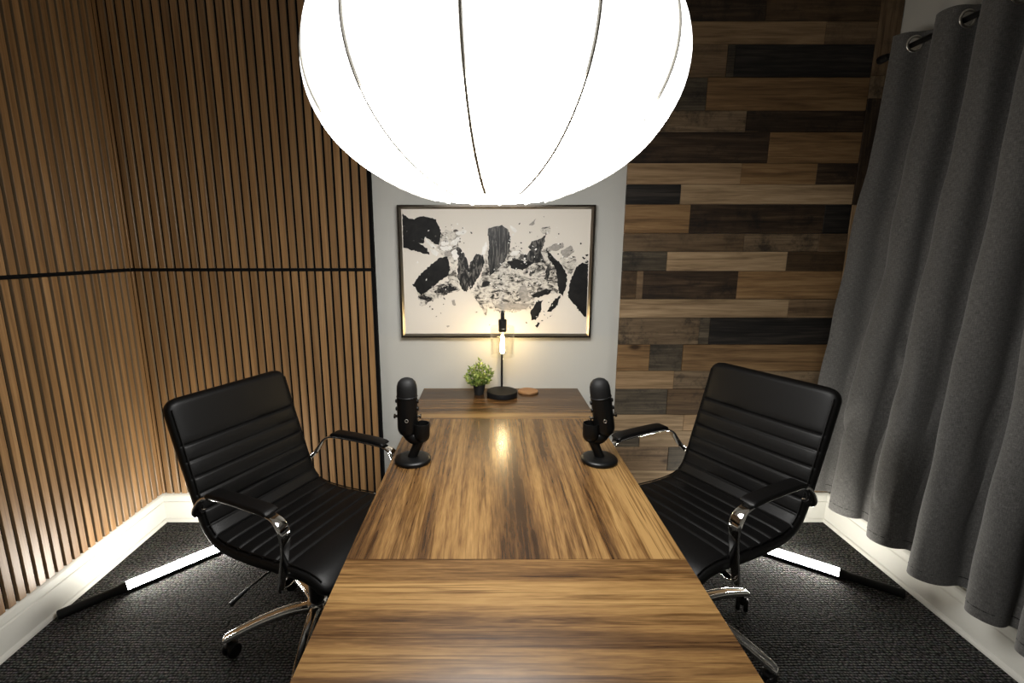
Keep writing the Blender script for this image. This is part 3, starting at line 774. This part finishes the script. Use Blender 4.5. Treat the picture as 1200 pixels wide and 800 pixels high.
GROOVES = [0.165 + 0.058 * k for k in range(20) if 0.165 + 0.058 * k < SLEN - 0.15]
def cushion(name, sa, sb, round_a, round_b, mat, parent, lift):
    rows = [(s, p) for s, p in RES if sa - 1e-6 <= s <= sb + 1e-6]
    N = 44
    v, f = [], []
    for i, (s, p) in enumerate(rows):
        k = RES.index((s, p))
        t = (RES[min(k + 2, len(RES) - 1)][1] - RES[max(k - 2, 0)][1]).normalized()
        nrm = Vector((-t.z, 0, t.x))
        W, H = 0.248, 0.026
        for on, d in ((round_a, s - sa), (round_b, sb - s)):
            if on:
                if d < 0.026: H *= max(0.12, math.sqrt(max(0, 1 - (1 - d / 0.026) ** 2)))
                if d < 0.045: W -= 0.045 * (1 - math.sqrt(max(0, 1 - (1 - d / 0.045) ** 2)))
        dg = min(abs(s - q) for q in GROOVES)
        inrib = GROOVES[0] - .03 < s < GROOVES[-1] + .03
        puff = 0.0018 * math.cos(min(1.0, dg / 0.029 - 1.0) * math.pi / 2) if inrib and dg < .058 else 0.0018
        groove = 0.0052 * math.exp(-(dg / 0.0036) ** 2)
        for q in range(N):
            a = 2 * math.pi * q / N
            ca, sa_ = math.cos(a), math.sin(a)
            y = W * math.copysign(abs(ca) ** 0.30, ca)
            n = H * math.copysign(abs(sa_) ** 0.45, sa_)
            if sa_ > 0:
                flat = min(1.0, (1 - (abs(y) / W) ** 10) * 1.6)
                n += (puff - groove) * flat
            v.append((p.x + nrm.x * n, y, p.z + nrm.z * n + lift))
    R = len(rows)
    for i in range(R - 1):
        for q in range(N):
            f.append((i * N + q, i * N + (q + 1) % N, (i + 1) * N + (q + 1) % N, (i + 1) * N + q))
    f.append(tuple(range(N))); f.append(tuple((R - 1) * N + q for q in range(N)))
    return obj(name, v, f, mat, parent, smooth=True, angle=60)
def piping(sa, sb, parent, lift):
    for sy in (-1, 1):
        path = []
        for k, (s, p) in enumerate(RES):
            if sa <= s <= sb and k % 3 == 0:
                t = (RES[min(k + 2, len(RES) - 1)][1] - RES[max(k - 2, 0)][1]).normalized()
                path.append((p.x - t.z * 0.0255, sy * 0.2365, p.z + t.x * 0.0255 + lift))
        tube('piping', path, 0.0024, M_LEATHER, parent, 6, side=(0, 1, 0))

def office_chair(loc, rz, lift, phase, label):
    root = empty('office_chair', loc, rz, label, 'office chair', 'black ribbed office chairs')
    b = cushion('backrest', 0.0, S_JOIN + .004, True, False, M_LEATHER, root, lift)
    piping(0.03, S_JOIN, b, lift)
    st = cushion('seat', S_JOIN, SLEN, False, True, M_LEATHER, root, lift)
    piping(S_JOIN, SLEN - 0.04, st, lift)
    for sy in (-1, 1):
        y = sy * 0.276
        path = catmull([(-0.236, sy * 0.244, 0.582 + lift), (-0.230, sy * 0.266, 0.594 + lift), (-0.212, y, 0.622 + lift), (-0.175, y, 0.664 + lift), (-0.130, y, 0.682 + lift), (-0.04, y, 0.687 + lift), (0.06, y, 0.687 + lift), (0.130, y, 0.685 + lift),
                        (0.168, y, 0.671 + lift), (0.187, y, 0.638 + lift), (0.186, y, 0.590 + lift), (0.174, y * 0.995, 0.535 + lift), (0.156, y * 0.985, 0.475 + lift), (0.138, y * 0.965, 0.430 + lift), (0.127, y * 0.92, 0.415 + lift), (0.115, sy * 0.20, 0.412 + lift)], 6)
        n = len(path)
        sc = []
        for i in range(n):
            k = i / (n - 1)
            bump = math.exp(-((k - 0.58) / 0.07) ** 2)
            sc.append((1.0 + 0.25 * bump - 0.35 * max(0, k - .68), 0.75 + 0.75 * bump))
        v, f = sweep_vf(path, rrect(0.032, 0.012, 0.005), (0, 1, 0), sc)
        arm = obj('arm', v, f, M_CHROME, root, smooth=True, angle=50)
        pp = catmull([(-0.125, y, 0.690 + lift), (-0.105, y, 0.698 + lift), (-0.02, y, 0.701 + lift), (0.08, y, 0.701 + lift), (0.127, y, 0.698 + lift), (0.138, y, 0.692 + lift)], 5)
        m = len(pp)
        v, f = sweep_vf(pp, rrect(0.050, 0.018, 0.006), (0, 1, 0), [(1 if 0 < i < m - 1 else .8, 1 if 0 < i < m - 1 else .6) for i in range(m)])
        obj('arm_pad', v, f, M_LEATHER, arm, smooth=True, angle=60)
        for q in ((-0.230, sy * 0.262, 0.594), (0.133, y * 0.93, 0.418)):
            lathe('bolt', [(0.007, 0), (0.007, 0.005), (0.005, 0.007), (0.001, 0.007)], M_BLACKMETAL, arm, 12, (q[0], q[1] + sy * 0.006, q[2] + lift), (-sy * math.radians(90), 0, 0))
    rbox('tilt_mechanism', -0.12, 0.13, -0.20, 0.20, 0.405, 0.434, M_BLACKMETAL, root, 0.006, 2, (0, 0, lift))
    rbox('mechanism_box', -0.08, 0.08, -0.06, 0.06, 0.345, 0.410, M_BLACKMETAL, root, 0.012, 3, (0, 0, lift))
    lever = tube('tilt_lever', [(0.0, -0.06, 0.385 + lift), (-0.01, -0.20, 0.388 + lift), (-0.018, -0.27, 0.376 + lift)], 0.0042, M_BLACKMETAL, root, 8)
    tube('lever_handle', [(-0.018, -0.265, 0.377 + lift), (-0.024, -0.325, 0.360 + lift)], 0.0085, M_BLACKPLASTIC, lever, 10, scales=[(.7, .6), (1.2, .6)])
    lathe('gas_lift', [(0.028, 0.10), (0.028, 0.21), (0.016, 0.212), (0.016, 0.36 + lift)], M_BLACKMETAL, root, 24)
    lathe('hub', [(0.030, 0.075), (0.038, 0.080), (0.040, 0.120), (0.036, 0.132), (0.028, 0.136)], M_CHROME, root, 28)
    for k in range(5):
        a = phase + k * 2 * math.pi / 5
        R_ = Matrix.Rotation(a, 3, 'Z')
        lp = catmull([(0.025, 0, 0.110), (0.10, 0, 0.116), (0.19, 0, 0.106), (0.265, 0, 0.088), (0.312, 0, 0.074), (0.318, 0, 0.070)], 4)
        n = len(lp)
        v, f = sweep_vf([R_ @ p for p in lp], rrect(0.040, 0.026, 0.009), R_ @ Vector((0, 1, 0)), [((1.05 - 0.38 * i / (n - 1)) * (1 if i < n - 1 else .75), (1.1 - 0.3 * i / (n - 1)) * (1 if i < n - 1 else .6)) for i in range(n)])
        lg = obj('leg', v, f, M_CHROME, root, smooth=True, angle=60)
        for sy in (-1, 1):
            v, f = sweep_vf([R_ @ (p + Vector((0, sy * 0.0135 * (1.05 - 0.38 * i / (n - 1)), 0.0128 * (1.1 - 0.3 * i / (n - 1))))) for i, p in enumerate(lp[2:-1], 2)], circ(0.0032, 6), R_ @ Vector((0, 1, 0)))
            obj('leg_ridge', v, f, M_CHROME, lg, smooth=True)
        c = R_ @ Vector((0.300, 0, 0))
        cr = a + 0.7 + k
        cas = lathe('caster', [(0.006, 0.030), (0.020, 0.034), (0.022, 0.048), (0.016, 0.056), (0.006, 0.058), (0.006, 0.074)], M_BLACKPLASTIC, root, 16, (c.x, c.y, 0), (0, 0, cr))
        for sy in (-1, 1):
            lathe('wheel', [(0.010, -0.009), (0.024, -0.008), (0.0265, -0.005), (0.0265, 0.005), (0.024, 0.008), (0.010, 0.009)], M_BLACKPLASTIC, cas, 24, (0, sy * 0.014, 0.0268), (math.radians(90), 0, 0))
    return root
office_chair((-0.656, 1.592, 0), math.radians(-25), -0.012, math.radians(229), 'black leather office chair with chrome arms at left of table')
office_chair((0.758, 1.585, 0), math.radians(208), 0.022, math.radians(173), 'black leather office chair with chrome arms at right by the curtain')

# ------------------------------------------------------------------ LED light wands on the floor
def wand(p, ang, grip, lit, mat, label):
    root = empty('light_wand', (p[0], p[1], 0.0), ang, label, 'light wand', 'light wands lying on the carpet')
    r = 0.0215; zc = 0.0225
    lathe('grip', [(0.012, 0), (0.017, 0.002), (0.0185, 0.006), (0.0185, grip - .03), (0.021, grip - .026), (0.0215, grip - 0.02), (0.0215, grip)], M_MATTEBLACK, root, 24, (0, 0, zc), (0, math.radians(90), 0))
    lathe('switch', [(0.006, 0), (0.006, 0.0025), (0.001, 0.003)], M_BLACKPLASTIC, root, 14, (grip * .6, 0, zc + 0.0175))
    n = 16
    a0, a1 = math.radians(-12), math.radians(192)
    v, f = [], []
    for x in (grip + .001, grip + lit):
        for i in range(n + 1):
            a = a0 + (a1 - a0) * i / n
            v.append((x, r * math.cos(a), zc + r * math.sin(a)))
    f = [(i, i + 1, n + 2 + i, n + 1 + i) for i in range(n)]
    obj('diffuser_tube', v, f, mat, root, smooth=True)
    v, f = [], []
    b0, b1 = math.radians(190), math.radians(350)
    for x in (grip, grip + lit):
        for i in range(9):
            a = b0 + (b1 - b0) * i / 8
            v.append((x, (r + .001) * math.cos(a), zc + (r + .001) * math.sin(a)))
    f = [(i, i + 1, 10 + i, 9 + i) for i in range(8)] + [(0, 9, 17, 8), tuple(range(9)), tuple(range(9, 18))]
    obj('housing', v, f, M_BLACKPLASTIC, root)
    lathe('end_cap', [(0.0215, 0), (0.0222, 0.001), (0.0222, 0.016), (0.018, 0.020), (0.001, 0.020)], M_BLACKPLASTIC, root, 24, (grip + lit, 0, zc), (0, math.radians(90), 0))
    return root
wand((-1.713, 1.634), math.atan2(0.728, 0.686), 0.225, 0.53, M_WAND[0], 'lit white light wand on the carpet behind the left chair')
wand((1.760, 1.752), math.atan2(0.586, -0.81), 0.227, 0.53, M_WAND[1], 'lit white light wand on the carpet behind the right chair')

# ------------------------------------------------------------------ big lantern
LX, LY, LZ, LR, LH = 0.012, 1.13, 1.819, 0.401, 0.270
lant = empty('lantern', (LX, LY, LZ), 0, 'huge glowing white fabric lantern hanging over the table', 'lamp')
NG = 12
TH0 = math.radians(-90 - 37.5)
def lprof(u):               # u in [-1,1] -> (radius, z)
    z = u * 0.94
    return LR * math.sqrt(max(0.0, 1 - z * z)), z * LH
def gore(name, k, u0, u1, nu, mat):
    v, f = [], []
    na = 8
    for i in range(nu + 1):
        s0, s1 = math.asin(u0), math.asin(u1)
        u = math.sin(s0 + (s1 - s0) * i / nu)
        r, z = lprof(u)
        for j in range(na + 1):
            t = j / na
            a = TH0 + (k + t) * 2 * math.pi / NG
            rr = r * (0.972 + 0.028 * math.sin(math.pi * t) ** 0.8)
            v.append((rr * math.cos(a), rr * math.sin(a), z * (0.985 + 0.015 * math.sin(math.pi * t))))
    for i in range(nu):
        for j in range(na):
            q = i * (na + 1) + j
            f.append((q, q + 1, q + na + 2, q + na + 1))
    return obj(name, v, f, mat, lant, smooth=True)
for k in range(NG):
    gore('shade_panel', k, -0.42, 0.42, 12, M_LANTERN[0])
    gore('lower_panel', k, -1.0, -0.42, 14, M_LANTERN[1])
    gore('blackout_top', k, 0.42, 1.0, 8, M_MATTEBLACK)  # black top out of view, added to keep lantern light off the upper walls
    path = []
    a = TH0 + k * 2 * math.pi / NG
    for i in range(31):
        u = math.sin(-math.pi / 2 + (math.pi / 2 + math.asin(0.42)) * i / 30)
        r, z = lprof(u)
        path.append((r * 0.983 * math.cos(a), r * 0.983 * math.sin(a), z * 0.996))
    tube('seam', path, 0.0029, M_SEAM, lant, 6, side=(-math.sin(a), math.cos(a), 0), scales=[(1.8 - 0.7 * min(1, i / 18), 1.8 - 0.7 * min(1, i / 18)) for i in range(31)])
r0, z0 = lprof(-1.0)
lathe('bottom_panel', [(r0 * 0.973, z0 * 0.985), (r0 * 0.8, z0 * 0.995 - .003), (r0 * 0.4, z0 - 0.006), (0.002, z0 - 0.007)], M_LANTERN[1], lant, 36, cb=False, ct=True)
r1, z1 = lprof(1.0)
lathe('top_cap', [(r1, z1 - 0.004), (r1, z1 + 0.006), (0.05, z1 + 0.02), (0.045, z1 + 0.12), (0.02, z1 + 0.13)], M_BLACKMETAL, lant, 32)
tube('cord', [(0, 0, z1 + 0.12), (0, 0, ZC - LZ - 0.02)], 0.005, M_BLACKPLASTIC, lant, 8, side=(1, 0, 0))
lathe('ceiling_canopy', [(0.06, ZC - LZ - 0.025), (0.06, ZC - LZ - 0.001)], M_BLACKMETAL, lant, 28)

# ------------------------------------------------------------------ curtain on its rod
XRD, ZRD = 1.722, 2.262
ztop, zhem = ZRD + 0.045, 0.222
YTOP = [2.165, 1.935, 1.765, 1.59, 1.42, 1.25, 1.08, 0.91, 0.74, 0.57]
YBOT = [2.315, 2.04, 1.846, 1.60, 1.39, 1.25, 1.09, 0.92, 0.75, 0.58]
def interp(A, k):
    i = max(0, min(len(A) - 2, int(math.floor(k))))
    t = k - i
    return A[i] * (1 - t) + A[i + 1] * t
CREASES = [(0.55, 1.05, 0.16, 0.34, 0.012), (1.35, 0.72, 0.10, 0.26, 0.014), (1.55, 0.95, -0.25, 0.20, 0.009), (0.85, 0.62, 0.2, 0.16, 0.008), (2.4, 0.62, 0.15, 0.28, 0.012),
           (2.25, 0.95, -0.12, 0.3, 0.008), (3.3, 0.7, 0.15, 0.3, 0.010), (1.85, 0.5, -0.2, 0.15, 0.010)]
def curt(k, z):
    t = (ztop - z) / (ztop - zhem)
    te = t * t * (3 - 2 * t)
    y = interp(YTOP, k) * (1 - te) + interp(YBOT, k) * te
    A = 0.058 * (1 - t) + (0.060 + 0.016 * math.sin(k * 2.3 + 1.0)) * t
    ph = 2 * math.pi * (k + 0.05 * t * math.sin(2.1 * k))
    c = math.cos(ph)
    x = XRD - A * (c + 0.18 * t * math.cos(2 * ph + 0.6)) - 0.012 * t
    y -= (0.0150 + 0.004 * t) * math.sin(2 * ph)
    n1 = noise.noise(Vector((k * 1.7, z * 2.2, 3.1)))
    n2 = noise.noise(Vector((k * 4.5 + 0.8 * z, z * 5.5, 9.7)))
    w = min(1.0, t * 4)
    x += w * (0.016 * n1 + 0.009 * n2)
    for k0, zc, dk, dz, dep in CREASES:
        uu = (z - zc) / dz
        if abs(uu) < 1:
            kk = k - (k0 + dk * uu)
            x += 1.5 * dep * (1 - uu * uu) * math.exp(-(kk / 0.045) ** 2)
            x -= dep * 1.2 * (1 - uu * uu) * math.exp(-((kk + 0.11) / 0.07) ** 2)
    return Vector((min(x, XR - 0.012), y, z))
NKc, K0, K1 = 400, 0.03, 7.6
zs = [ztop - 0.0042 * i for i in range(24)]
while zs[-1] > zhem + 0.016: zs.append(zs[-1] - 0.0155)
zs.append(zhem)
ks = [K0 + (K1 - K0) * i / NKc for i in range(NKc + 1)]
GROM = [j / 2 + 0.25 for j in range(0, 15)]
v, f, uvs = [], [], []
arc = [0.0]
for i in range(1, len(ks)):
    arc.append(arc[-1] + (curt(ks[i], 1.2) - curt(ks[i - 1], 1.2)).length)
pts_g = [curt(k, ZRD) for k in GROM]
for zi, z in enumerate(zs):
    for ki, k in enumerate(ks):
        v.append(curt(k, z)); uvs.append((arc[ki], z))
nk = len(ks)
for zi in range(len(zs) - 1):
    for ki in range(nk - 1):
        q = (zi * nk + ki, zi * nk + ki + 1, (zi + 1) * nk + ki + 1, (zi + 1) * nk + ki)
        if zi < 24:
            c = (v[q[0]] + v[q[2]]) / 2
            if any((c - g_).length < 0.0235 for g_ in pts_g):
                continue
        f.append(q)
curtain_me = bpy.data.meshes.new('curtain')
curtain_me.from_pydata([tuple(p) for p in v], [], f)
uvl = curtain_me.uv_layers.new(name='UVMap')
for lp in curtain_me.loops:
    uvl.data[lp.index].uv = uvs[lp.vertex_index]
curtain_me.polygons.foreach_set('use_smooth', [True] * len(curtain_me.polygons))
curtain_me.materials.append(M_CURTAIN)
curtain = tag(link_mesh('curtain', curtain_me), 'dark grey linen curtain with metal eyelets along the right wall', 'curtain')
sol = curtain.modifiers.new('cloth_thickness', 'SOLIDIFY'); sol.thickness = 0.0022; sol.offset = 0.0
tv, tf = torus_vf(0.0275, 0.0052, 36, 10)
tv = [(x, y, z * 0.7) for x, y, z in tv]
gm = mesh_of('grommet', tv, tf, M_SATIN, True)
for k in GROM:
    p = curt(k, ZRD)
    t = (curt(k + 0.05, ZRD) - curt(k - 0.05, ZRD)); t.z = 0; t.normalize()
    nrm = Vector((t.y, -t.x, 0))
    o = link_mesh('grommet', gm, curtain, p)
    o.rotation_euler = nrm.to_track_quat('Z', 'Y').to_euler()
# stitched hem line
hp = [curt(k, zhem + 0.038) + Vector((-0.0016, 0, 0)) for k in ks[::3]]
tube('hem_seam', hp, 0.0011, M_FELT, curtain, 5, side=(0, 0, 1))
rod = empty('curtain_rod', (XRD, 2.235, ZRD), 0, 'black metal curtain rod with round end knob near the ceiling', 'curtain rod')
tube('rod', [(0, 0, 0), (0, -1.9, 0)], 0.0105, M_BLACKMETAL, rod, 16, side=(1, 0, 0))
lathe('finial', [(0.0125, 0), (0.0145, 0.004), (0.0145, 0.02), (0.017, 0.024), (0.017, 0.046), (0.013, 0.052), (0.001, 0.053)], M_BLACKMETAL, rod, 24, (0, 0, 0), (math.radians(-90), 0, 0))
for yy in (-0.045, -1.75):
    rbox('bracket', 0.0, XR - XRD, -0.008, 0.008, -0.020, -0.006, M_BLACKMETAL, rod, 0.002, 1, (0, yy, 0))
